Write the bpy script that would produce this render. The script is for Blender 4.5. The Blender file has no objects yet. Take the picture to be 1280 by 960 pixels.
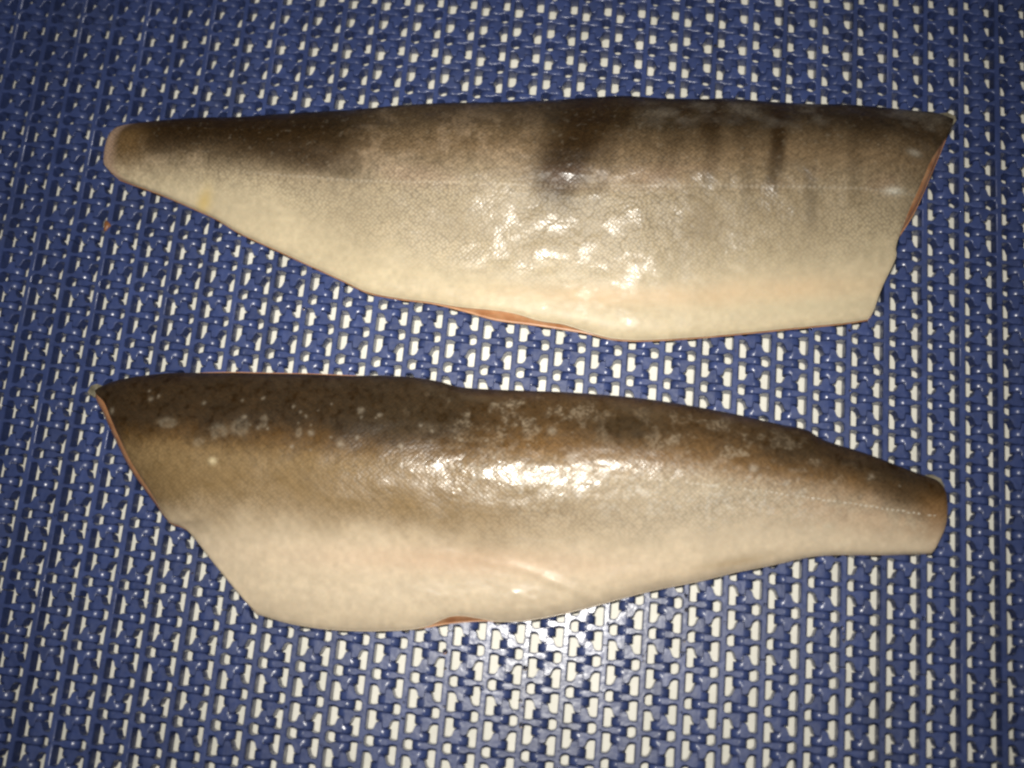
import bpy, math
import numpy as np

S = bpy.context.scene
MM = 0.001
COL = S.collection

# ------------------------------------------------------------------ camera
cam_d = bpy.data.cameras.new("camera")
cam = bpy.data.objects.new("camera", cam_d)
COL.objects.link(cam)
cam.location = (11.81 * MM, -104.59 * MM, 431.14 * MM)
cam.rotation_euler = (0.230951, 0.047177, 0.089601)
cam_d.sensor_width = 36.0
cam_d.lens = 1340.0 / 1280.0 * 36.0
cam_d.clip_start = 0.01
cam_d.clip_end = 20.0
cam_d.dof.use_dof = True
cam_d.dof.focus_distance = 0.452
cam_d.dof.aperture_fstop = 4.5
S.camera = cam

# ------------------------------------------------------------------ light: camera flash in a dim work room
world = bpy.data.worlds.new("World")
S.world = world
world.use_nodes = True
wb = world.node_tree.nodes["Background"]
wb.inputs[0].default_value = (1.0, 0.93, 0.82, 1)
wb.inputs[1].default_value = 0.03

fl_d = bpy.data.lights.new("camera_flash", 'AREA')
fl_d.shape = 'RECTANGLE'
fl_d.size = 0.030
fl_d.size_y = 0.016
fl_d.energy = 1.04
fl_d.spread = math.radians(102)
fl_d.color = (1.0, 0.955, 0.87)
fl = bpy.data.objects.new("camera_flash", fl_d)
COL.objects.link(fl)
_R = cam.rotation_euler.to_matrix()
from mathutils import Vector
fl.location = cam.location + _R @ Vector((-0.014, 0.034, 0.004))
fl.rotation_euler = cam.rotation_euler

S.view_settings.view_transform = 'Standard'
S.view_settings.look = 'None'
S.view_settings.gamma = 1.0
S.view_settings.exposure = 0.0
S.view_settings.use_curve_mapping = False
S.render.engine = 'CYCLES'
S.cycles.filter_width = 2.5
S.cycles.max_bounces = 8
S.cycles.use_denoising = True

rng = np.random.default_rng(7)

# ------------------------------------------------------------------ helpers
def empty(name, loc):
    o = bpy.data.objects.new(name, None)
    o.empty_display_size = 0.01
    o.location = loc
    COL.objects.link(o)
    return o

def mesh_obj(name, verts, faces, mat, parent=None, smooth=False):
    me = bpy.data.meshes.new(name)
    me.from_pydata([tuple(v) for v in verts], [], [tuple(f) for f in faces])
    me.update()
    if smooth:
        me.polygons.foreach_set("use_smooth", [True] * len(me.polygons))
    me.materials.append(mat)
    o = bpy.data.objects.new(name, me)
    COL.objects.link(o)
    if parent is not None:
        o.parent = parent
    return o

def tag(o, label=None, cat=None, group=None, kind=None):
    if label: o["label"] = label
    if cat: o["category"] = cat
    if group: o["group"] = group
    if kind: o["kind"] = kind
    return o

def nmat(name):
    m = bpy.data.materials.new(name)
    m.use_nodes = True
    nt = m.node_tree
    return m, nt, nt.nodes["Principled BSDF"]

def node(nt, typ, **kw):
    n = nt.nodes.new(typ)
    for k, v in kw.items():
        if k in n.inputs:
            n.inputs[k].default_value = v
        else:
            setattr(n, k, v)
    return n

def ramp(nt, fac, stops):
    r = nt.nodes.new("ShaderNodeValToRGB")
    e = r.color_ramp.elements
    while len(e) < len(stops):
        e.new(0.5)
    for i, (p, c) in enumerate(stops):
        e[i].position = p
        e[i].color = c if len(c) == 4 else (*c, 1)
    nt.links.new(fac, r.inputs[0])
    return r.outputs[0]

# ------------------------------------------------------------------ materials
def belt_material(name, tint):
    m, nt, b = nmat(name)
    L = nt.links
    geo = node(nt, "ShaderNodeNewGeometry")
    oi = node(nt, "ShaderNodeObjectInfo")
    n1 = node(nt, "ShaderNodeTexNoise", Scale=160.0, Detail=4.0, Roughness=0.6)
    L.new(geo.outputs["Position"], n1.inputs["Vector"])
    c = ramp(nt, n1.outputs["Fac"], [(0.25, tuple(v * 0.78 for v in tint)), (0.7, tuple(v * 1.15 for v in tint))])
    n3 = node(nt, "ShaderNodeTexNoise", Scale=28.0, Detail=6.0, Roughness=0.7)
    L.new(geo.outputs["Position"], n3.inputs["Vector"])
    gm = node(nt, "ShaderNodeMix", data_type='RGBA')
    gf = node(nt, "ShaderNodeMapRange")
    gf.inputs[1].default_value = 0.52; gf.inputs[2].default_value = 0.78
    gf.inputs[3].default_value = 0.0; gf.inputs[4].default_value = 0.28
    L.new(n3.outputs["Fac"], gf.inputs[0])
    L.new(gf.outputs[0], gm.inputs["Factor"])
    L.new(c, gm.inputs[6])
    gm.inputs[7].default_value = (0.085, 0.095, 0.125, 1)
    c = gm.outputs[2]
    mr = node(nt, "ShaderNodeMapRange")
    mr.inputs[3].default_value = 0.88
    mr.inputs[4].default_value = 1.12
    L.new(oi.outputs["Random"], mr.inputs[0])
    mul = node(nt, "ShaderNodeVectorMath", operation='SCALE')
    L.new(c, mul.inputs[0])
    L.new(mr.outputs[0], mul.inputs["Scale"])
    L.new(mul.outputs[0], b.inputs["Base Color"])
    n2 = node(nt, "ShaderNodeTexNoise", Scale=420.0, Detail=3.0)
    L.new(geo.outputs["Position"], n2.inputs["Vector"])
    r = node(nt, "ShaderNodeMapRange")
    r.inputs[1].default_value = 0.3; r.inputs[2].default_value = 0.7
    r.inputs[3].default_value = 0.30; r.inputs[4].default_value = 0.52
    L.new(n2.outputs["Fac"], r.inputs[0])
    L.new(r.outputs[0], b.inputs["Roughness"])
    b.inputs["Specular IOR Level"].default_value = 0.55
    b.inputs["Coat Weight"].default_value = 0.42
    b.inputs["Coat Roughness"].default_value = 0.21
    b.inputs["Subsurface Weight"].default_value = 0.0
    bp = node(nt, "ShaderNodeBump", Strength=0.2, Distance=0.0006)
    L.new(n2.outputs["Fac"], bp.inputs["Height"])
    L.new(bp.outputs[0], b.inputs["Normal"])
    L.new(bp.outputs[0], b.inputs["Coat Normal"])
    return m

M_BELT = belt_material("blue_belt_plastic", (0.036, 0.056, 0.164))
M_ROD = belt_material("blue_rod_plastic", (0.020, 0.033, 0.120))

M_PLATE, nt, b = nmat("white_slide_plate")
geo = node(nt, "ShaderNodeNewGeometry")
n1 = node(nt, "ShaderNodeTexNoise", Scale=35.0, Detail=5.0)
nt.links.new(geo.outputs["Position"], n1.inputs["Vector"])
nt.links.new(ramp(nt, n1.outputs["Fac"], [(0.3, (0.62, 0.61, 0.54)), (0.7, (0.74, 0.725, 0.655))]), b.inputs["Base Color"])
b.inputs["Roughness"].default_value = 0.5

def skin_material(name):
    m, nt, b = nmat(name)
    L = nt.links
    at = node(nt, "ShaderNodeAttribute", attribute_name="pigment")
    ws = node(nt, "ShaderNodeAttribute", attribute_name="wet")
    tc = node(nt, "ShaderNodeTexCoord")
    mp = node(nt, "ShaderNodeMapping")
    mp.inputs["Rotation"].default_value = (0, 0, math.radians(40))
    mp.inputs["Scale"].default_value = (0.86, 1.0, 0.0)
    L.new(tc.outputs["Object"], mp.inputs[0])
    sc = node(nt, "ShaderNodeTexVoronoi", Scale=800.0, Randomness=0.58)
    sc.voronoi_dimensions = '2D'
    L.new(mp.outputs[0], sc.inputs["Vector"])
    fine = node(nt, "ShaderNodeTexNoise", Scale=1500.0, Detail=2.0)
    L.new(tc.outputs["Object"], fine.inputs["Vector"])
    # scale edges slightly darker than their centres
    k = node(nt, "ShaderNodeMapRange")
    k.inputs[1].default_value = 0.0; k.inputs[2].default_value = 0.7
    k.inputs[3].default_value = 1.32; k.inputs[4].default_value = 0.62
    L.new(sc.outputs["Distance"], k.inputs[0])
    mul = node(nt, "ShaderNodeVectorMath", operation='SCALE')
    L.new(at.outputs["Color"], mul.inputs[0])
    sep = node(nt, "ShaderNodeSeparateColor")
    L.new(ws.outputs["Color"], sep.inputs[0])
    km = node(nt, "ShaderNodeMix")
    L.new(sep.outputs[1], km.inputs[0])
    km.inputs[2].default_value = 1.0
    L.new(k.outputs[0], km.inputs[3])
    L.new(km.outputs[0], mul.inputs["Scale"])
    L.new(mul.outputs[0], b.inputs["Base Color"])
    rr = node(nt, "ShaderNodeMapRange")
    rr.inputs[3].default_value = 0.40; rr.inputs[4].default_value = 0.29
    L.new(sep.outputs[0], rr.inputs[0])
    L.new(rr.outputs[0], b.inputs["Roughness"])
    b.inputs["Specular IOR Level"].default_value = 0.22
    sp = node(nt, "ShaderNodeMapRange")
    sp.inputs[3].default_value = 0.18; sp.inputs[4].default_value = 0.62
    L.new(sep.outputs[0], sp.inputs[0])
    L.new(sp.outputs[0], b.inputs["Specular IOR Level"])
    cw = node(nt, "ShaderNodeMapRange")
    cw.inputs[3].default_value = 0.0; cw.inputs[4].default_value = 0.42
    L.new(sep.outputs[0], cw.inputs[0])
    L.new(cw.outputs[0], b.inputs["Coat Weight"])
    b.inputs["Coat Roughness"].default_value = 0.16
    b.inputs["Subsurface Weight"].default_value = 0.12
    b.inputs["Subsurface Radius"].default_value = (1.0, 0.6, 0.35)
    b.inputs["Subsurface Scale"].default_value = 0.0015
    add = node(nt, "ShaderNodeMath", operation='MULTIPLY_ADD')
    L.new(fine.outputs["Fac"], add.inputs[0])
    add.inputs[1].default_value = 0.5
    L.new(sc.outputs["Distance"], add.inputs[2])
    bst = node(nt, "ShaderNodeMapRange")
    bst.inputs[3].default_value = 0.0; bst.inputs[4].default_value = 0.22
    L.new(sep.outputs[1], bst.inputs[0])
    bp = node(nt, "ShaderNodeBump", Distance=0.0006)
    bp.invert = True
    L.new(bst.outputs[0], bp.inputs["Strength"])
    L.new(add.outputs[0], bp.inputs["Height"])
    L.new(bp.outputs[0], b.inputs["Normal"])
    bp2 = node(nt, "ShaderNodeBump", Distance=0.0012, Strength=0.24)
    nz = node(nt, "ShaderNodeTexNoise", Scale=330.0, Detail=3.0)
    L.new(tc.outputs["Object"], nz.inputs["Vector"])
    L.new(nz.outputs["Fac"], bp2.inputs["Height"])
    L.new(bp.outputs[0], bp2.inputs["Normal"])
    L.new(bp2.outputs[0], b.inputs["Coat Normal"])
    return m

M_SKIN = skin_material("fish_skin")

M_FLESH, nt, b = nmat("salmon_flesh")
tc = node(nt, "ShaderNodeTexCoord")
n1 = node(nt, "ShaderNodeTexNoise", Scale=180.0, Detail=5.0)
nt.links.new(tc.outputs["Object"], n1.inputs["Vector"])
nt.links.new(ramp(nt, n1.outputs["Fac"], [(0.3, (0.36, 0.155, 0.065)), (0.7, (0.54, 0.29, 0.15))]), b.inputs["Base Color"])
b.inputs["Roughness"].default_value = 0.35
b.inputs["Subsurface Weight"].default_value = 0.2
b.inputs["Subsurface Radius"].default_value = (1.0, 0.4, 0.2)
b.inputs["Subsurface Scale"].default_value = 0.002

M_LATERAL, nt, b = nmat("pale_pored_scales")
b.inputs["Base Color"].default_value = (0.50, 0.44, 0.35, 1)
b.inputs["Roughness"].default_value = 0.35

M_FLAP, nt, b = nmat("thin_skin_flap")
tc = node(nt, "ShaderNodeTexCoord")
n1 = node(nt, "ShaderNodeTexNoise", Scale=300.0, Detail=4.0)
nt.links.new(tc.outputs["Object"], n1.inputs["Vector"])
nt.links.new(ramp(nt, n1.outputs["Fac"], [(0.35, (0.10, 0.09, 0.06)), (0.7, (0.30, 0.27, 0.20))]), b.inputs["Base Color"])
b.inputs["Roughness"].default_value = 0.3

M_WATER, nt, b = nmat("water")
b.inputs["Base Color"].default_value = (1, 1, 1, 1)
b.inputs["Roughness"].default_value = 0.02
b.inputs["IOR"].default_value = 1.33
b.inputs["Transmission Weight"].default_value = 1.0

M_SCRAP, nt, b = nmat("brown_scrap")
b.inputs["Base Color"].default_value = (0.22, 0.09, 0.035, 1)
b.inputs["Roughness"].default_value = 0.4

# ------------------------------------------------------------------ slide plate under the belt
PITCH = 15.2          # row pitch
PER = 25.0686         # finger pattern period across the belt
V0 = -125.407
plate = mesh_obj("slide_plate", [(x * MM, y * MM, z * MM) for z in (-12.5, -9.0) for (x, y) in ((-340, -330), (340, -330), (340, 350), (-340, 350))],
                 [(3, 2, 1, 0), (4, 5, 6, 7), (0, 1, 5, 4), (1, 2, 6, 5), (2, 3, 7, 6), (3, 0, 4, 7)], M_PLATE)
tag(plate, "white plastic plate showing through the holes of the blue belt", "plate", kind="structure")

# ------------------------------------------------------------------ modular belt
BAR_W = 1.22     # half width of the cross bar
CH = 0.42        # edge rounding
AX = PITCH / 2   # hinge axis from bar centre
HR = 3.25        # hinge knuckle radius
BAR_D = 6.4

SMOOTH = []
def strip(verts, faces, stations):
    """stations: list of 6-vertex cross sections joined to a closed tube"""
    base = len(verts)
    for st in stations:
        verts.extend(st)
    n = len(stations)
    for i in range(n - 1):
        for j in range(6):
            a = base + i * 6 + j
            b_ = base + i * 6 + (j + 1) % 6
            faces.append((a, b_, b_ + 6, a + 6))
            arc = stations[i + 1][2][2] < -1e-4
            SMOOTH.append(j == 2 if arc else j in (1, 3))
    SMOOTH.extend((False, False))
    faces.append(tuple(base + j for j in reversed(range(6))))
    faces.append(tuple(base + (n - 1) * 6 + j for j in range(6)))

def sec(x, yl, yr, zb, zt, c):
    return [(x, yl, zb), (x, yl, zt - c), (x, yl + c, zt), (x, yr - c, zt), (x, yr, zt - c), (x, yr, zb)]

def finger(verts, faces, side, yc, gus):
    """side +1 right of bar, -1 left; gus: direction (+1/-1/0 in y) in which the finger widens to the next knuckle"""
    w0 = 0.80
    hub = 1.47
    st = []
    for a in (BAR_W - CH, 1.45, 1.8, 2.4, 2.95, 3.5, 4.4, 5.1, 6.0, 7.42):
        w = {}
        for d in (-1, 1):
            if gus and d == gus:
                v = w0 + float(np.interp(a, [3.4, 4.4, 5.1, 6.0], [0, 0.95, 3.0, 3.55]))
            else:
                v = w0 + (hub - w0) * min(1, max(0, (a - 3.6) / 1.3))
                if gus and a < 3.0:          # round corner of the small D hole
                    v += 1.45 * (1 - math.sqrt(max(0, 1 - ((3.0 - a) / 1.8) ** 2)))
            if a < 1.9 and not (gus and d == -gus):
                v += 0.35 * (1.9 - a)
            w[d] = v
        st.append(sec(a, yc - w[-1], yc + w[1], -(BAR_D - 0.1) + 0.2 * min(1, max(0, (a - 4.0) / 3.4)), 0.0, CH))
    for k in range(0, 8):
        ang = math.radians(2 + k * 12.3)
        a = AX + HR * math.sin(ang)
        zt = -HR + HR * math.cos(ang)
        zb = -2 * HR + (HR - HR * math.cos(ang)) * 0.9
        st.append(sec(a, yc - hub, yc + hub, min(zb, zt - 0.5), zt, CH * 0.5))
    if side > 0:
        strip(verts, faces, st)
    else:
        st2 = [[(-x, y, z) for (x, y, z) in reversed(s)] for s in st]
        strip(verts, faces, st2)

def phase_y(phi):                  # phase grows towards the bottom of the picture (-y)
    return -phi * PER

def module_mesh(nper):
    verts, faces = [], []
    y1 = -0.22
    y0 = -nper * PER + 0.22
    c = CH
    prof = [(-BAR_W + 0.12, -BAR_D), (-BAR_W, -c), (-BAR_W + c, 0.0), (BAR_W - c, 0.0), (BAR_W, -c), (BAR_W - 0.12, -BAR_D)]
    st = [[(x, y, z) for (x, z) in prof] for y in (y1, y0)]
    strip(verts, faces, st)
    for k in range(nper):
        for ph, g in ((0.125, 0), (0.5, +1), (0.75, -1)):      # knuckles on the right of the bar
            finger(verts, faces, +1, phase_y(k + (ph - 0.875) % 1.0), g)
        for ph, g in ((0.625, 0), (0.0, +1), (0.25, -1)):      # knuckles on the left of the bar
            finger(verts, faces, -1, phase_y(k + (ph - 0.875) % 1.0), g)
    me = bpy.data.meshes.new("belt_module")
    me.from_pydata([(x * MM, y * MM, z * MM) for x, y, z in verts], [], faces)
    me.update()
    me.polygons.foreach_set('use_smooth', SMOOTH)
    me.materials.append(M_BELT)
    return me

NPER = 6
ME_MOD = module_mesh(NPER)
belt = empty("conveyor_belt", (0, 0, -0.0065))
tag(belt, "blue plastic modular conveyor belt with an open grid of hinged links under both fillets", "conveyor belt")

def rod_mesh():
    verts, faces = [], []
    n = 10
    for y in (300.0, -300.0):
        for i in range(n):
            a = 2 * math.pi * i / n
            verts.append((2.1 * math.cos(a) * MM, y * MM, 2.1 * math.sin(a) * MM))
    for i in range(n):
        j = (i + 1) % n
        faces.append((i, j, n + j, n + i))
    faces.append(tuple(range(n)))
    faces.append(tuple(reversed(range(n, 2 * n))))
    me = bpy.data.meshes.new("hinge_rod")
    me.from_pydata(verts, [], faces)
    me.update()
    me.materials.append(M_ROD)
    return me
ME_ROD = rod_mesh()

seam_y = V0 - (0.875 - 1.0 - 0.625) * PER     # seam line seen on the odd rows
ZB = 0.0065
for n in range(-7, 35):
    x = n * PITCH - 200.0
    off = 0 if n % 2 else 3 * PER
    for k in range(-1, 4):
        ytop = seam_y + off + k * NPER * PER
        if ytop - NPER * PER > 290 or ytop < -230:
            continue
        o = bpy.data.objects.new("belt_module", ME_MOD)
        COL.objects.link(o)
        o.parent = belt
        o.location = ((x + rng.normal(0, 0.05)) * MM, ytop * MM, ZB + rng.normal(0, 0.04) * MM)
    o = bpy.data.objects.new("hinge_rod", ME_ROD)
    COL.objects.link(o)
    o.parent = belt
    o.location = ((x + AX) * MM, 10 * MM, ZB - HR * MM)

# ------------------------------------------------------------------ noise
def vnoise(x, y, seed):
    """smooth value noise in [0,1] on arrays"""
    r = np.random.default_rng(seed)
    N = 256
    g = r.random((N, N))
    xi = np.floor(x).astype(int); yi = np.floor(y).astype(int)
    fx = x - xi; fy = y - yi
    fx = fx * fx * (3 - 2 * fx); fy = fy * fy * (3 - 2 * fy)
    a = g[xi % N, yi % N]; b_ = g[(xi + 1) % N, yi % N]
    c = g[xi % N, (yi + 1) % N]; d = g[(xi + 1) % N, (yi + 1) % N]
    return (a * (1 - fx) + b_ * fx) * (1 - fy) + (c * (1 - fx) + d * fx) * fy

def fbm(x, y, seed, octv=4, rough=0.55):
    s = 0; w = 1; t = 0
    for i in range(octv):
        s = s + w * vnoise(x * 2 ** i + 17.3 * i, y * 2 ** i + 9.1 * i, seed + i)
        t += w
        w *= rough
    return s / t

def sst(a, b_, x):
    t = np.clip((x - a) / (b_ - a), 0, 1)
    return t * t * (3 - 2 * t)

def mix(c0, c1, f):
    return c0 * (1 - f[..., None]) + np.asarray(c1) * f[..., None]

def blob(x, y, cx, cy, rx, ry, rot=0.0):
    c, s = math.cos(rot), math.sin(rot)
    u = ((x - cx) * c + (y - cy) * s) / rx
    v = (-(x - cx) * s + (y - cy) * c) / ry
    return np.exp(-(u * u + v * v))

# ------------------------------------------------------------------ fillets
def resample(pts, n):
    p = np.array(pts, float)
    # Catmull-Rom
    q = np.vstack([2 * p[0] - p[1], p, 2 * p[-1] - p[-2]])
    out = []
    for i in range(1, len(q) - 2):
        t = np.linspace(0, 1, 24, endpoint=False)[:, None]
        a, b_, c, d = q[i - 1], q[i], q[i + 1], q[i + 2]
        out.append(0.5 * (2 * b_ + (c - a) * t + (2 * a - 5 * b_ + 4 * c - d) * t ** 2 + (3 * b_ - a - 3 * c + d) * t ** 3))
    out.append(p[-1:])
    out = np.vstack(out)
    l = np.r_[0, np.cumsum(np.hypot(*np.diff(out, axis=0).T))]
    u = np.linspace(0, l[-1], n)
    return np.c_[np.interp(u, l, out[:, 0]), np.interp(u, l, out[:, 1])]

def samp(curve, u):
    k = np.linspace(0, 1, len(curve))
    return np.stack([np.interp(u, k, curve[:, 0]), np.interp(u, k, curve[:, 1])], -1)

class Fillet:
    def __init__(self, o, thick, prof, ends, seed):
        self.T = resample(o['top'], 900); self.B = resample(o['bot'], 900)
        self.L = resample(o['left'], 500); self.R = resample(o['right'], 500)
        self.thick = np.array(thick, float).T
        self.prof = np.array(prof, float).T
        self.ends = ends
        self.seed = seed
        kb = self.B
        lo = kb[0]; hi = kb[-1]
        # belly line of the whole fish, carried on past the cut ends
        self.bx = np.r_[lo[0] - 120, kb[:, 0], hi[0] + 120]
        self.by = np.r_[lo[1] + ends[2] * 120, kb[:, 1], hi[1] + ends[3] * 120]
    def xy(self, s, t):
        T, B, L, R = samp(self.T, s), samp(self.B, s), samp(self.L, t), samp(self.R, t)
        s_ = s[..., None]; t_ = t[..., None]
        c = (1 - s_) * (1 - t_) * self.T[0] + s_ * (1 - t_) * self.T[-1] + (1 - s_) * t_ * self.B[0] + s_ * t_ * self.B[-1]
        return (1 - t_) * T + t_ * B + (1 - s_) * L + s_ * R - c
    def z(self, s, t):
        p = self.xy(s, t)
        x, y = p[..., 0], p[..., 1]
        yt = np.interp(x, self.T[:, 0], self.T[:, 1])
        yb = np.interp(x, self.bx, self.by)
        q = np.clip((yt - y) / np.maximum(yt - yb, 8), 0, 1)
        # cubic smoothing of the profile table
        qq = np.linspace(0, 1, 400)
        pr = np.interp(qq, self.prof[0], self.prof[1])
        ker = np.hanning(35); ker /= ker.sum()
        pr = np.convolve(np.pad(pr, 17, mode='edge'), ker, 'valid')
        G = np.interp(q, qq, pr)
        H = np.interp(x, self.thick[0], self.thick[1])
        wl = (1 - s) * 0 + s * 345; wr = (1 - s) * 345
        e0, e1 = self.ends[0], self.ends[1]
        E = (1 - e0 * np.exp(-(wl / 13) ** 1.3)) * (1 - e1 * np.exp(-(wr / 13) ** 1.3))
        und = (fbm(x / 34, y / 26, self.seed + 40, 3) - 0.5) * 2.6 * sst(0.02, 0.12, t) * sst(0.0, 0.06, 1 - t) * sst(0, .03, s) * sst(0, .03, 1 - s)
        rim = 2.2 + 1.2 * (1 - t)
        roll = 1.1 * (1 - np.exp(-((1 - t) * 85 / 2.2))) + 1.2 * (1 - np.exp(-(t * 85 / 1.6)))
        return rim + roll + H * G * E + und * (0.35 + 0.65 * np.clip(H * G / 12, 0, 1)), q, x, y

def grid_faces(n, m):
    i, j = np.meshgrid(np.arange(n - 1), np.arange(m - 1), indexing='ij')
    a = (i * m + j).ravel()
    return np.stack([a, a + 1, a + m + 1, a + m], 1)      # normals up for s:+x, t:-y  -> flipped below if needed

def np_mesh(name, V, F, mat, parent, smooth=True):
    me = bpy.data.meshes.new(name)
    me.vertices.add(len(V)); me.vertices.foreach_set("co", (V * MM).astype(np.float32).ravel())
    me.loops.add(F.size); me.loops.foreach_set("vertex_index", F.ravel().astype(np.int32))
    me.polygons.add(len(F))
    me.polygons.foreach_set("loop_start", np.arange(0, F.size, 4, dtype=np.int32))
    me.polygons.foreach_set("use_smooth", np.ones(len(F), bool) if smooth else np.zeros(len(F), bool))
    me.update(calc_edges=True)
    me.validate()
    me.materials.append(mat)
    o = bpy.data.objects.new(name, me)
    COL.objects.link(o)
    o.parent = parent
    return o

def border(n, m):
    """vertex loop round an n x m grid"""
    a = [i * m for i in range(n)]
    b_ = [(n - 1) * m + j for j in range(1, m)]
    c = [i * m + m - 1 for i in range(n - 2, -1, -1)]
    d = [j for j in range(m - 2, 0, -1)]
    return np.array(a + b_ + c + d)

def build_fillet(name, fl_, trims, paint, label, origin):
    root = empty(name, (origin[0] * MM, origin[1] * MM, 0))
    tag(root, label, "fish fillet")
    org = np.array([origin[0], origin[1], 0.0])
    # ---- flesh: closed body from the belt up to just under the skin
    n, m = 330, 120
    s, t = np.meshgrid(np.linspace(0, 1, n), np.linspace(0, 1, m), indexing='ij')
    z, q, x, y = fl_.z(s, t)
    de = np.minimum(np.minimum(s, 1 - s) * 345, np.minimum(t, 1 - t) * 85)      # distance from the rim
    zt = np.maximum((z - 0.7) * (0.28 + 0.72 * (1 - np.exp(-de / 1.0))), 0.8)
    top = np.stack([x, y, zt], -1).reshape(-1, 3)
    cx, cy = x.mean(), y.mean()
    bl = border(n, m)
    F = grid_faces(n, m)[:, ::-1]
    ring = top[bl].copy(); ring[:, 2] = 0.02
    inn = ring.copy(); inn[:, 0] = cx + (inn[:, 0] - cx) * 0.985; inn[:, 1] = cy + (inn[:, 1] - cy) * 0.95
    nb = len(top); k = len(bl)
    V = np.vstack([top, ring, inn, [[cx, cy, 0.02]]])
    nx = np.roll(np.arange(k), -1)
    W = np.stack([bl, bl[nx], nb + nx, nb + np.arange(k)], 1)
    W2 = np.stack([nb + np.arange(k), nb + nx, nb + k + nx, nb + k + np.arange(k)], 1)
    flesh = np_mesh("flesh", V - org, np.vstack([F, W, W2]), M_FLESH, root)
    flesh["label"] = "orange salmon-coloured flesh showing along the cut edges"
    # ---- skin
    n, m = 760, 250
    s0, t0 = np.meshgrid(np.linspace(0, 1, n), np.linspace(0, 1, m), indexing='ij')
    tl, tr, tt, tb = trims
    xs = fl_.xy(s0, t0)[..., 0]
    a0, a1 = tl(t0), tr(t0)
    s = a0 + (1 - a0 - a1) * s0
    b0, b1 = tt(xs), tb(xs)
    t = b0 + (1 - b0 - b1) * t0
    z, q, x, y = fl_.z(s, t)
    d_s = np.minimum(np.minimum(s0, 1 - s0) * 345, np.minimum(t0, 1 - t0) * 85)
    z = z + 0.15 - 0.75 * np.exp(-d_s / 0.5)
    col, wet, dz = paint(x, y, q, s, t)
    z = z + dz
    top = np.stack([x, y, z], -1).reshape(-1, 3)
    bl = border(n, m); k = len(bl)
    under = top[bl].copy(); under[:, 2] -= 0.6
    V = np.vstack([top, under])
    nx = np.roll(np.arange(k), -1)
    W = np.stack([bl, bl[nx], len(top) + nx, len(top) + np.arange(k)], 1)
    skin = np_mesh("skin", V - org, np.vstack([grid_faces(n, m)[:, ::-1], W]), M_SKIN, root)
    me = skin.data
    C4 = np.concatenate([np.clip(col, 0, 1).reshape(-1, 3), np.ones((n * m, 1))], 1)
    C4 = np.vstack([C4, C4[bl]])
    ca = me.color_attributes.new("pigment", 'FLOAT_COLOR', 'POINT')
    ca.data.foreach_set("color", C4.astype(np.float32).ravel())
    W4 = np.concatenate([np.clip(wet, 0, 1).reshape(-1, 2), np.zeros((n * m, 2))], 1)
    W4 = np.vstack([W4, W4[bl]])
    wa = me.color_attributes.new("wet", 'FLOAT_COLOR', 'POINT')
    wa.data.foreach_set("color", W4.astype(np.float32).ravel())
    surf = (x, y, z)
    return root, skin, surf, org

def curve_y(pts):
    p = np.array(pts, float)
    return lambda x: np.interp(x, p[:, 0], p[:, 1])

# ---- upper fillet: tail at the left, head end at the right
O1 = dict(
 top=[(-197.4,97.4),(-183.3,100.3),(-165.6,103.0),(-147.8,104.5),(-130.2,107.2),(-112.6,109.5),(-95.0,111.8),(-77.6,114.9),(-56.6,117.4),(-35.6,119.1),(-14.7,121.3),(6.0,124.1),(19.8,125.8),(37.2,125.7),(54.4,126.5),(64.6,127.5),(81.8,127.1),(98.8,127.1),(115.8,127.8),(129.3,127.5),(142.7,126.9),(152.8,126.5),(160.8,124.0)],
 right=[(160.8,124.0),(152.9,102.6),(144.8,81.5),(138.1,69.0),(136.2,63.3),(136.3,58.5),(131.3,46.0),(128.3,36.1),(126.2,32.6)],
 bot=[(-198.2,72.7),(-189.9,70.2),(-178.5,66.9),(-163.3,61.6),(-151.9,57.2),(-140.4,51.4),(-121.9,44.3),(-103.5,37.3),(-92.6,33.1),(-81.7,28.9),(-67.8,27.1),(-54.1,26.3),(-40.3,23.9),(-26.5,21.1),(-13.0,20.3),(0.4,19.3),(12.1,18.1),(22.2,16.4),(33.7,16.6),(50.1,18.6),(66.3,21.2),(82.5,24.1),(98.7,27.1),(114.9,30.0),(126.2,32.6)],
 left=[(-197.4,97.4),(-202.2,94.6),(-204.3,89.3),(-205.2,82.9),(-204.4,77.8),(-198.2,72.7)])
f1 = Fillet(O1, [(-210,5),(-170,7),(-110,11),(-40,15.5),(30,17),(100,16.5),(165,14)],
            [(0,0),(.04,.22),(.10,.50),(.20,.85),(.30,1),(.40,.95),(.50,.80),(.62,.55),(.74,.32),(.84,.19),(.92,.12),(.97,.07),(1,0)],
            (0.55, 0.6, 0.3, -0.1), 100)
A1 = curve_y([(-198.5,84.1),(-177.0,82.6),(-159.4,83.0),(-131.2,81.9),(-100.4,85.1),(-74.0,95.4),(-40.0,99.2),(-9.0,95.0),(21.5,93.4),(61.4,96.0),(94.2,101.9),(127.0,102.3),(154.7,105.9)])
L1 = curve_y([(-195.4,73.6),(-157.3,76.2),(-129.4,75.2),(-88.0,73.6),(-37.4,74.6),(-4.0,75.5),(45.4,78.5),(94.2,81.6),(142.5,84.2)])
B1 = curve_y([(-198.4,74.0),(-177.3,75.5),(-159.2,73.0),(-122.7,63.3),(-86.5,50.3),(-51.5,41.5),(-17.7,38.7),(15.4,38.7),(47.9,44.6),(80.3,51.8),(112.6,57.6),(135.1,63.8)])

DARK = np.array([0.016, 0.0105, 0.0045]); TAUPE = np.array([0.160, 0.110, 0.062])
GREY = np.array([0.330, 0.270, 0.182]); CREAM = np.array([0.53, 0.448, 0.305])

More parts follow.
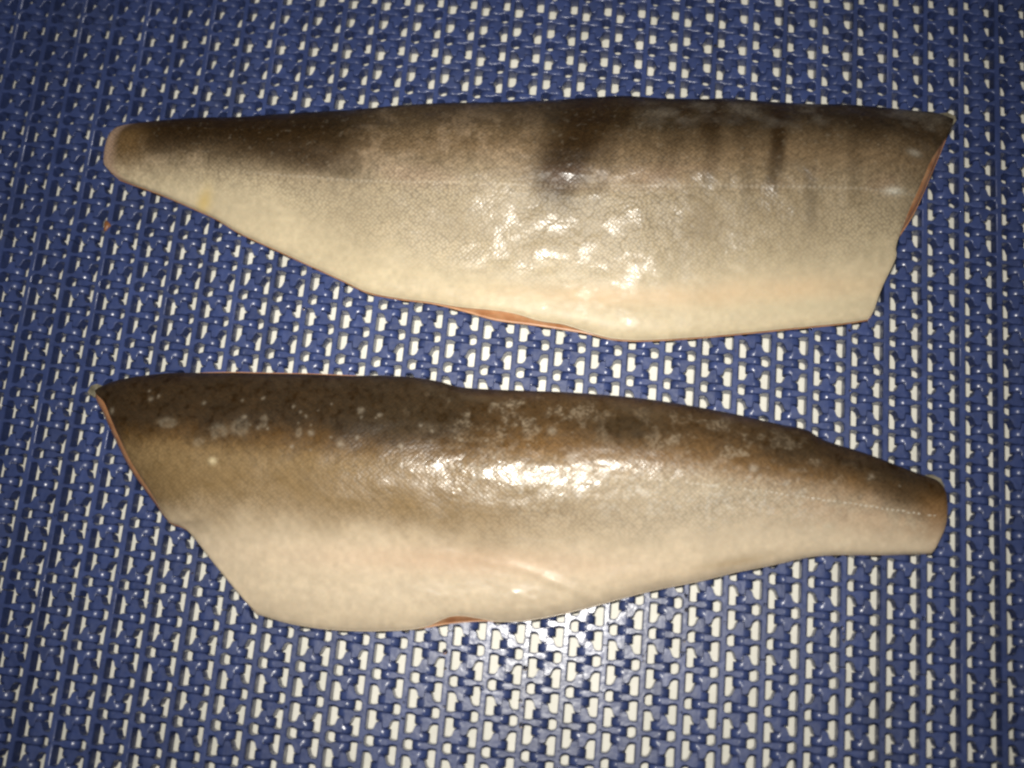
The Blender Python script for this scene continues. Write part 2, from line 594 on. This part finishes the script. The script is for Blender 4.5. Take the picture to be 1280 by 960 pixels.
def paint1(x, y, q, s, t):
    n1 = fbm(x / 9, y / 9, 11, 5, 0.6); n2 = fbm(x / 2.2, y / 2.2, 21, 3); n3 = fbm(x / 30, y / 20, 31, 3)
    yA = A1(x) + (n1 - .5) * 9; yL = L1(x); yB = B1(x) + (n1 - .5) * 8 + (n3 - .5) * 10
    base = np.zeros(x.shape + (3,)) + CREAM * (0.94 + 0.12 * n3)[..., None]
    tailpale = sst(-110, -170, x)
    mid = mix(np.zeros(x.shape + (3,)) + GREY, CREAM * 0.9, tailpale * 0.85)
    mid = mix(mid, (.225, .175, .108), sst(5, 55, x) * (.45 + .7 * sst(.3, .7, n1)) * .8)
    c = mix(base, GREY * 0.92, np.zeros_like(x))
    f = sst(-20, 24, y - yB)
    c = c * (1 - f[..., None]) + mid * f[..., None]
    tp = mix(np.zeros(x.shape + (3,)) + TAUPE, (0.235, 0.168, 0.105), sst(.45, .65, n1) * sst(40, -60, x))
    f = sst(-12, 10, y - (yL + 0.3 * (yA - yL)))
    c = c * (1 - f[..., None]) + tp * f[..., None]
    # dark back
    f = sst(-9, 15, y - yA)
    dk = DARK * (0.75 + 0.7 * n1[..., None] + 0.4 * (n2[..., None] - .5))
    f = f * np.interp(x, [-205, -150, -105, -85, -20, -5, 170], [.95, .97, .92, .62, .66, .8, .80])
    c = c * (1 - f[..., None]) + dk * f[..., None]
    # dark saddles over the back
    # (centre, half width, half length, lean, strength)
    for cx, cy, rx, ry, ro, k in ((4, 101, 13.5, 30, -.34, .99), (-4, 82, 9, 13, -.3, .75), (22, 115, 2.2, 16, -.2, .6), (84, 108, 3.6, 20, -.06, .95), (83, 88, 3.0, 10, -.1, .5),
                                  (57, 112, 4.5, 15, -.12, .8), (46, 115, 3, 12, -.1, .55), (68, 110, 3, 13, 0, .45), (104, 114, 3, 11, 0, .5),
                                  (120, 112, 8, 9, 0, .55), (145, 114, 12, 10, 0, .6), (98, 80, 2.4, 13, .15, .38), (57, 92, 3.0, 16, -.1, .35), (40, 92, 3.5, 14, -.1, .25), (72, 86, 2.6, 14, 0, .28), (115, 90, 3, 12, .1, .25), (14, 82, 3, 14, -.2, .3), (-92, 116, 9, 4, 0, .7),
                                  (-150, 97, 50, 9, .06, .9), (-122, 90, 30, 10, -.05, .75), (-104, 81, 20, 5.5, -.12, .6), (-180, 92, 16, 9, 0, .5)):
        cc, ss_ = math.cos(ro), math.sin(ro)
        u = ((x - cx) * cc + (y - cy) * ss_) / rx + (n1 - .5) * .55
        v = (-(x - cx) * ss_ + (y - cy) * cc) / ry + (n2 - .5) * .3
        g = np.exp(-np.abs(u) ** 3.2 - np.abs(v) ** 3.2) * k
        c = mix(c, (.028, .0155, .006), g)
    # rim of the back
    g = sst(.055, .0, q) * .8
    c = mix(c, DARK * .7, g)
    # mottling and flecks
    c = c * (0.86 + 0.30 * n2)[..., None]
    g4 = fbm(x / .9, y / .9, 53, 2)
    c = c * (1 + (g4 - .5)[..., None] * .75 * sst(-16, 6, y - yL)[..., None])
    fk = sst(.72, .84, fbm(x / 1.5, y / 1.5, 51, 2)) * sst(-12, 8, y - yL) * .11
    c = mix(c, (.42, .37, .29), fk)
    # rosy stripe along the side
    g = blob(y, 0 * y, yL + 3, 0, 4.5, 1) * sst(-140, -60, x) * sst(0.35, .65, n3) * .45
    c = mix(c, (.34, .21, .155), g * .6)
    # lateral line
    g = np.exp(-((y - yL) / .55) ** 2) * (0.5 + 0.5 * np.sin(x * 2 * math.pi / 2.1)) * sst(-150, -120, x) * .26
    c = mix(c, (.62, .56, .46), g)
    # yellow spot and belly tints
    c = mix(c, (.56, .40, .12), blob(x, y, -157, 63, 3.0, 6, -.2) * .6)
    c = mix(c, (.60, .42, .25), np.clip(blob(x, y, 95, 42, 40, 5, .12) + blob(x, y, 20, 33, 50, 4, .05), 0, 1) * .45 * (0.6 + .8 * n1))
    c = mix(c, (.50, .44, .30), blob(x, y, 100, 35, 30, 3.0, .15) * .5)
    c = mix(c, (.22, .13, .05), blob(x, y, -194, 90, 8, 12, 0) * .5)
    c = mix(c, (.36, .25, .18), sst(.022, .006, s + .012 * (n1 - .5)) * .9)
    c = mix(c, (.55, .52, .44), (blob(x, y, 132, 84, 4, 1.6, .2) + .5 * blob(x, y, 140, 101, 3, 1.5)) * .8)
    # bloom of slime over the skin near the middle
    c = mix(c, (.48, .43, .36), sst(.5, .75, fbm(x / 14, y / 10, 61, 4)) * sst(95, 120, y) * sst(20, 40, x) * .18)
    wet = np.stack([np.clip(2.8 * (fbm(x / 9, y / 6, 71, 4) - .60) + .14 * blob(x, y, 0, 62, 26, 22) + .34 * blob(x, y, 55, 80, 40, 12) + .12 * blob(x, y, -60, 70, 40, 12) + .08, 0, 1), sst(-8, 10, y - yB) * (0.45 + .8 * (n3 - .2))], -1)
    dz = 0.70 * (fbm(x / 6, y / 4.5, 81, 3) - .5) * sst(-70, 0, x) * sst(.25, .4, q) * sst(.85, .65, q)
    dz += 0.25 * (fbm(x / 9, y / 5, 85, 3) - .5) * sst(.08, .2, q)
    for cx, cy, rx, ry, a in ((2, 58, 6, 4, -.5), (-10, 50, 7, 3.5, .5), (4, 70, 8, 3, .4), (-18, 66, 6, 4, -.4), (12, 78, 7, 3, -.45), (-5, 44, 6, 3, -.4)):
        dz += a * blob(x, y, cx, cy, rx, ry, .2)
    dz += np.exp(-((y - yL) / .9) ** 2) * .05
    return c, wet, dz

z0 = lambda w: (lambda t: np.zeros_like(t) + w / 345)
tr1 = lambda t: (0.6 + 3.2 * sst(.05, .30, t) * sst(.66, .45, t)) / 345
tt1 = lambda x: np.zeros_like(x) + 0.003
tb1 = lambda x: 0.0008 + 0.034 * np.exp(-((x + 24) / 15) ** 2) + 0.012 * np.exp(-((x - 1) / 8) ** 2)
fil1, skin1, surf1, org1 = build_fillet("fish_fillet", f1, (z0(0.2), tr1, tt1, tb1), paint1,
    "upper fish fillet, skin up, narrow tail end at left, dark saddle bands on its back", (-20, 75))

# ---- lower fillet: head end at the left, tail at the right
O2 = dict(
 top=[(-192.0,-23.3),(-188.4,-20.6),(-180.5,-16.9),(-167.3,-13.8),(-153.9,-11.7),(-137.2,-9.8),(-120.4,-8.8),(-103.6,-7.8),(-86.9,-7.2),(-70.2,-6.6),(-56.9,-6.5),(-46.8,-7.5),(-40.0,-8.9),(-30.1,-9.2),(-13.7,-8.6),(2.6,-7.9),(18.8,-7.7),(35.1,-8.0),(51.3,-9.1),(67.4,-10.8),(76.7,-12.0),(91.7,-14.4),(101.5,-15.6),(109.5,-19.5),(126.2,-23.6),(140.8,-28.2),(148.6,-30.4),(153.8,-31.9)],
 right=[(153.8,-31.9),(156.2,-36.4),(156.7,-44.1),(156.3,-50.4),(154.0,-56.7),(152.1,-60.6)],
 bot=[(-110.3,-106.9),(-97.0,-109.4),(-84.0,-110.4),(-71.3,-110.2),(-58.7,-109.1),(-46.1,-107.3),(-33.8,-104.1),(-21.4,-102.0),(-12.0,-101.5),(-2.6,-100.1),(9.6,-96.8),(21.8,-92.7),(34.0,-88.2),(46.3,-84.0),(61.6,-79.6),(76.9,-74.5),(89.2,-71.0),(104.5,-66.2),(116.8,-64.2),(132.2,-62.9),(144.4,-61.5),(152.1,-60.6)],
 left=[(-192.0,-23.3),(-189.8,-26.8),(-184.5,-33.8),(-177.8,-43.4),(-169.1,-55.3),(-159.0,-65.9),(-151.1,-74.0),(-144.9,-76.0),(-140.5,-78.8),(-129.0,-90.0),(-117.6,-100.6),(-110.3,-106.9)])
f2 = Fillet(O2, [(-200,12),(-150,14.5),(-60,16),(0,17),(45,16.6),(85,13.2),(120,9),(160,6)],
            [(0,0),(.04,.25),(.10,.55),(.20,.87),(.29,.97),(.37,1),(.45,.965),(.54,.84),(.66,.58),(.76,.40),(.84,.30),(.91,.235),(.96,.15),(1,0)],
            (0.62, 0.5, 0.0, 0.05), 200)
A2 = curve_y([(-182.5,-45.2),(-154.8,-43.0),(-122.3,-41.9),(-74.1,-39.6),(-26.8,-35.1),(4.6,-32.6),(51.3,-31.9),(97.6,-35.6),(128.0,-40.2),(151.9,-45.9)])
L2 = curve_y([(-181.1,-43.5),(-138.1,-44.8),(-89.5,-44.7),(-44.8,-45.2),(-10.1,-44.6),(21.1,-43.9),(48.9,-43.7),(82.6,-44.0),(113.0,-45.2),(134.0,-46.5),(151.9,-47.1)])
B2 = curve_y([(-167.7,-80.1),(-139.1,-74.5),(-120.0,-71.3),(-87.8,-70.1),(-55.4,-72.7),(-23.6,-73.1),(7.6,-71.4),(38.5,-67.2),(69.0,-59.6),(99.6,-54.2),(130.1,-51.6),(154.3,-54.8)])

def paint2(x, y, q, s, t):
    n1 = fbm(x / 9, y / 9, 211, 5, 0.6); n2 = fbm(x / 2.2, y / 2.2, 221, 3); n3 = fbm(x / 30, y / 20, 231, 3)
    yA = A2(x) + (n1 - .5) * 8; yL = L2(x); yB = B2(x) + (n1 - .5) * 9 + (n3 - .5) * 8
    cream = np.array([0.57, 0.470, 0.340])
    c = np.zeros(x.shape + (3,)) + cream * (0.94 + 0.12 * n3)[..., None]
    side = mix(np.zeros(x.shape + (3,)) + np.array([0.205, 0.135, 0.060]), (0.45, 0.375, 0.275), sst(-50, 65, x))  # greyer beige to the right, paled further to paint in the silver sheen
    f = sst(-15, 17, y - yB)
    c = c * (1 - f[..., None]) + side * f[..., None]
    brown = mix(np.zeros(x.shape + (3,)) + np.array([0.125, 0.060, 0.012]), (0.21, 0.117, 0.044), sst(-40, 40, x) * .8)
    f = sst(-6, 8, y - (yL + 0.3 * (yA - yL)))
    c = c * (1 - f[..., None]) + brown * f[..., None]
    dk = np.array([0.020, 0.0090, 0.0018]) * (0.75 + 0.7 * n1[..., None] + 0.4 * (n2[..., None] - .5))
    f = sst(-6, 10, y - yA) * np.interp(x, [-190, -70, -40, -20, 0, 40, 80, 110, 160], [.95, .97, .93, .72, .66, .72, .82, .93, .96])
    c = c * (1 - f[..., None]) + dk * f[..., None]
    for cx, cy, rx, ry, ro, k in ((30, -24, 15, 8, 0, .75), (-55, -28, 26, 12, 0, .6), (95, -24, 12, 8, -.2, .4), (135, -36, 12, 8, -.25, .5)):
        g = np.clip(blob(x + (n1 - .5) * 8, y, cx, cy, rx, ry, ro) * 1.2, 0, 1) * k
        c = mix(c, (.026, .0145, .0045), g)
    # ashy blotches of dried slime
    ash = sst(.50, .68, fbm(x / 7, y / 6, 241, 4, .62)) * sst(0.02, .1, q) * sst(-8, 6, y - yL)
    ash = ash * np.clip(blob(x, y, -12, -18, 30, 16) + .9 * blob(x, y, 62, -26, 26, 14) + .45 * blob(x, y, 100, -34, 20, 10), 0, 1)
    g4 = fbm(x / .9, y / .9, 253, 2)
    c = c * (1 + (g4 - .5)[..., None] * .7 * sst(-16, 6, y - yL)[..., None])
    c = mix(c, (.30, .245, .175), ash * (.25 + .9 * sst(.35, .7, g4)) * .75)
    for i in range(70):
        r = np.random.default_rng(900 + i)
        cx = r.uniform(-180, 140); cy = np.interp(cx, [-180, 140], [-18, -34]) - abs(r.normal(0, 13))
        rr_ = r.uniform(.3, .8) if r.random() < .8 else r.uniform(.9, 1.7)
        sel = (np.abs(x - cx) < 6) & (np.abs(y - cy) < 6)
        g = np.zeros_like(x); g[sel] = np.clip(blob(x[sel] + (n2[sel] - .5) * 1.6, y[sel] + (n1[sel] - .5) * 2, cx, cy, rr_, rr_) * 1.3, 0, 1) * .42
        c = mix(c, (.34, .29, .22), g)
    for cx, cy, rx, ry in ((-122, -36, 3.4, 3.4), (-131, -38, 4.2, 3), (-152, -36, 4, 2), (-138, -43, 2.2, 1.8), (-113, -33, 1.6, 3.0), (-98, -36, 1.3, 1.8)):
        d_ = blob(x + (n1 - .5) * 3, y + (n2 - .5) * 2, cx, cy, rx, ry)
        g = np.clip(np.exp(-((d_ - .5) / .3) ** 2) * .5 + .6 * sst(.2, .7, d_), 0, 1)
        c = mix(c, (.36, .31, .23), g * .26 * sst(.3, .7, n2 + .2))
    c = mix(c, (.62, .52, .33), blob(x, y, -131, -50, 1.6, 1.4) * .8)
    g = sst(.04, .0, q) * .7
    c = mix(c, (.03, .02, .009), g)
    c = c * (0.86 + 0.30 * n2)[..., None]
    # faint slanting muscle lines through the skin
    c = c * (1 + .05 * np.sin((x * .8 + (y + 60) * .9 + 6 * n3 + 5 * n1) * 2 * math.pi / 4.2) * sst(-10, 5, y - yB) * sst(-30, -60, x))[..., None]
    # silver sheen along the flank, painted into the colour as pale flecks
    fk = sst(.52, .70, fbm(x / 1.7, y / 1.5, 251, 2) * .6 + .4 * fbm(x / 8, y / 6, 255, 3)) * np.exp(-((y - yL + 3) / 10) ** 2) * sst(-60, -10, x) * sst(125, 85, x) * .5
    c = mix(c, (.62, .57, .49), fk)
    g = blob(y, 0 * y, yL - 3, 0, 7, 1) * sst(60, 120, x) * .35
    c = mix(c, (.42, .25, .14), g * sst(.3, .6, n1))
    c = mix(c, (.20, .10, .03), blob(x, y, 152, -46, 9, 8, 0) * .6)
    c = mix(c, (.62, .40, .27), blob(x, y, -30, -80, 60, 5, .05) * .35)
    c = mix(c, (.26, .18, .09), blob(x, y, 75, -71, 14, 1.6, .25) * .5)
    wet = np.stack([np.clip(.12 + 1.9 * (fbm(x / 10, y / 7, 271, 4) - .48) + .50 * np.exp(-((y - yL + 3) / 14) ** 2) * sst(-95, -30, x) * sst(130, 70, x) + .45 * blob(x, y, -5, -93, 45, 9, .1), 0, 1), sst(-4, 12, y - yB) * (0.35 + .7 * (n3 - .2))], -1)
    dz = 0.28 * (fbm(x / 8, y / 5, 285, 3) - .5) * sst(.08, .2, q)
    dz += 0.5 * (fbm(x / 7, y / 4, 289, 2) - .5) * blob(x, y, -5, -92, 45, 9, .1)
    dz += 0.35 * (fbm(x / 4, y / 3, 287, 2) - .5) * np.exp(-((y - yL) / 10) ** 2) * sst(-70, -30, x) * sst(130, 70, x)
    for cx, cy, rx, ry, a, ro in ((5, -84, 20, 1.8, .45, -.32), (-14, -80, 14, 1.6, .3, -.15), (75, -70, 14, 1.8, -.5, .25)):
        dz += a * blob(x, y, cx, cy, rx, ry, ro)
    return c, wet, dz

tl2 = lambda t: (1.6 + 2.6 * sst(.0, .08, t) * sst(.62, .35, t)) / 345
tt2 = lambda x: 0.003 + 0.010 * sst(-165, -140, x) * sst(-70, -88, x)
tb2 = lambda x: 0.0008 + 0.026 * np.exp(-((x + 30) / 9) ** 2)
fil2, skin2, surf2, org2 = build_fillet("fish_fillet", f2, (tl2, z0(0.8), tt2, tb2), paint2,
    "lower fish fillet, skin up, narrow tail end to the right, dotted pale line on it", (-20, -60))

# ---- pored scales of the lateral line on the lower fillet
X2, Y2, Z2 = surf2
def height_on(surf, px, py):
    X, Y, Z = surf
    d = (X - px) ** 2 + (Y - py) ** 2
    return Z.ravel()[np.argmin(d)]

verts, faces = [], []
r = np.random.default_rng(5)
xs_ = np.arange(-36, 151, 2.05)
for px in xs_:
    if r.random() < (.35 if px < 40 else .10):
        continue
    py = float(L2(px)) + 0.5 + r.normal(0, .12)
    pz = height_on((X2[::2, ::2], Y2[::2, ::2], Z2[::2, ::2]), px, py) - 0.12
    base = len(verts)
    a, b_, h = 0.86 + r.normal(0, .2), 0.44 + r.normal(0, .1), 0.26
    for ring, hh in ((1.0, 0.0), (0.6, h * .75)):
        for i in range(8):
            an = 2 * math.pi * i / 8
            verts.append(((px + a * ring * math.cos(an) - org2[0]) * MM, (py + b_ * ring * math.sin(an) - org2[1]) * MM, (pz + hh) * MM))
    verts.append(((px - org2[0]) * MM, (py - org2[1]) * MM, (pz + h) * MM))
    for i in range(8):
        j = (i + 1) % 8
        faces.append((base + i, base + j, base + 8 + j, base + 8 + i))
        faces.append((base + 8 + i, base + 8 + j, base + 16))
mesh_obj("lateral_line", verts, faces, M_LATERAL, skin2, smooth=True)["kind"] = "stuff"

# ---- thin loose skin at the cut corners
def flap(parent, org, pts, z0_, z1_, name="skin_flap"):
    """ragged little sheet with thickness; pts outline in mm"""
    p = np.array(pts, float)
    c = p.mean(0)
    verts, faces = [], []
    n = len(p)
    for lay in (0.0, -0.35):
        for k, (x_, y_) in enumerate(p):
            zz = z0_ + (z1_ - z0_) * k / (n - 1) + lay
            verts.append(((x_ - org[0]) * MM, (y_ - org[1]) * MM, zz * MM))
        verts.append(((c[0] - org[0]) * MM, (c[1] - org[1]) * MM, ((z0_ + z1_) / 2 + .5 + lay) * MM))
    for i in range(n):
        j = (i + 1) % n
        faces.append((i, j, n)); faces.append((n + 1 + j, n + 1 + i, 2 * n + 1))
        faces.append((j, i, n + 1 + i, n + 1 + j))
    return mesh_obj(name, verts, faces, M_FLAP, parent)
flap(fil2, org2, [(148.5,-30.2),(151.5,-29.8),(154.8,-31.0),(156.2,-33.8),(156.6,-38.5),(155.2,-41.0),(153.6,-38.0),(151.5,-34.5)][::-1], 3.0, 4.2)
flap(fil2, org2, [(-193.4,-23.8),(-192.6,-20.9),(-190.2,-19.8),(-187.5,-20.5),(-188.2,-23.0),(-190.6,-25.6)][::-1], 3.6, 4.6)
flap(fil1, org1, [(154,126.2),(157.5,126.9),(160.8,125.6),(161.4,123.6),(160.0,121.5),(157.5,122.0)][::-1], 3.6, 4.2)

# ------------------------------------------------------------------ water droplets and a scrap
def drops(name, spots, label, cat):
    verts, faces = [], []
    for (px, py, pz, rad) in spots:
        base = len(verts)
        for ring, hh in ((1.0, 0.0), (0.85, .28), (0.5, .5)):
            for i in range(9):
                an = 2 * math.pi * i / 9
                verts.append(((px + rad * ring * math.cos(an)) * MM, (py + rad * ring * math.sin(an)) * MM, (pz + hh * rad) * MM))
        verts.append((px * MM, py * MM, (pz + .58 * rad) * MM))
        for k in range(2):
            for i in range(9):
                j = (i + 1) % 9
                faces.append((base + k * 9 + i, base + k * 9 + j, base + k * 9 + 9 + j, base + k * 9 + 9 + i))
        for i in range(9):
            faces.append((base + 18 + i, base + 18 + (i + 1) % 9, base + 27))
        faces.append(tuple(base + i for i in reversed(range(9))))
    o = mesh_obj(name, verts, faces, M_WATER, smooth=True)
    return tag(o, label, cat, kind="stuff")

r = np.random.default_rng(31)
spots = []
for i in range(260):
    n = r.integers(0, 25)
    x_ = n * PITCH - 200 + r.normal(0, .35)
    y_ = r.uniform(-170, -60) if r.random() < .7 else r.uniform(-60, 180)
    spots.append((x_, y_, -0.02, abs(r.normal(.35, .16)) + .12 + (.45 if r.random() < .08 else 0)))
drops("water_droplets", spots, "tiny clear water droplets scattered on the blue belt bars", "water drops")

verts, faces = [], []
r = np.random.default_rng(3)
nn = 9
for hh, rr_ in ((0.0, 1.0), (0.5, .8), (0.8, .35)):
    for i in range(nn):
        an = 2 * math.pi * i / nn
        k = rr_ * (1 + .25 * math.sin(3 * an + 1) + r.normal(0, .06))
        verts.append((1.5 * k * math.cos(an) * MM, 2.6 * k * math.sin(an) * MM, hh * MM))
for k in range(2):
    for i in range(nn):
        j = (i + 1) % nn
        faces.append((k * nn + i, k * nn + j, (k + 1) * nn + j, (k + 1) * nn + i))
faces.append(tuple(2 * nn + i for i in range(nn)))
sc_ = mesh_obj("fish_scrap", verts, faces, M_SCRAP, smooth=True)
sc_.location = (-200.6 * MM, 51.5 * MM, 0.0)
tag(sc_, "small brown fish scrap on the belt below the tail of the upper fillet", "scrap")
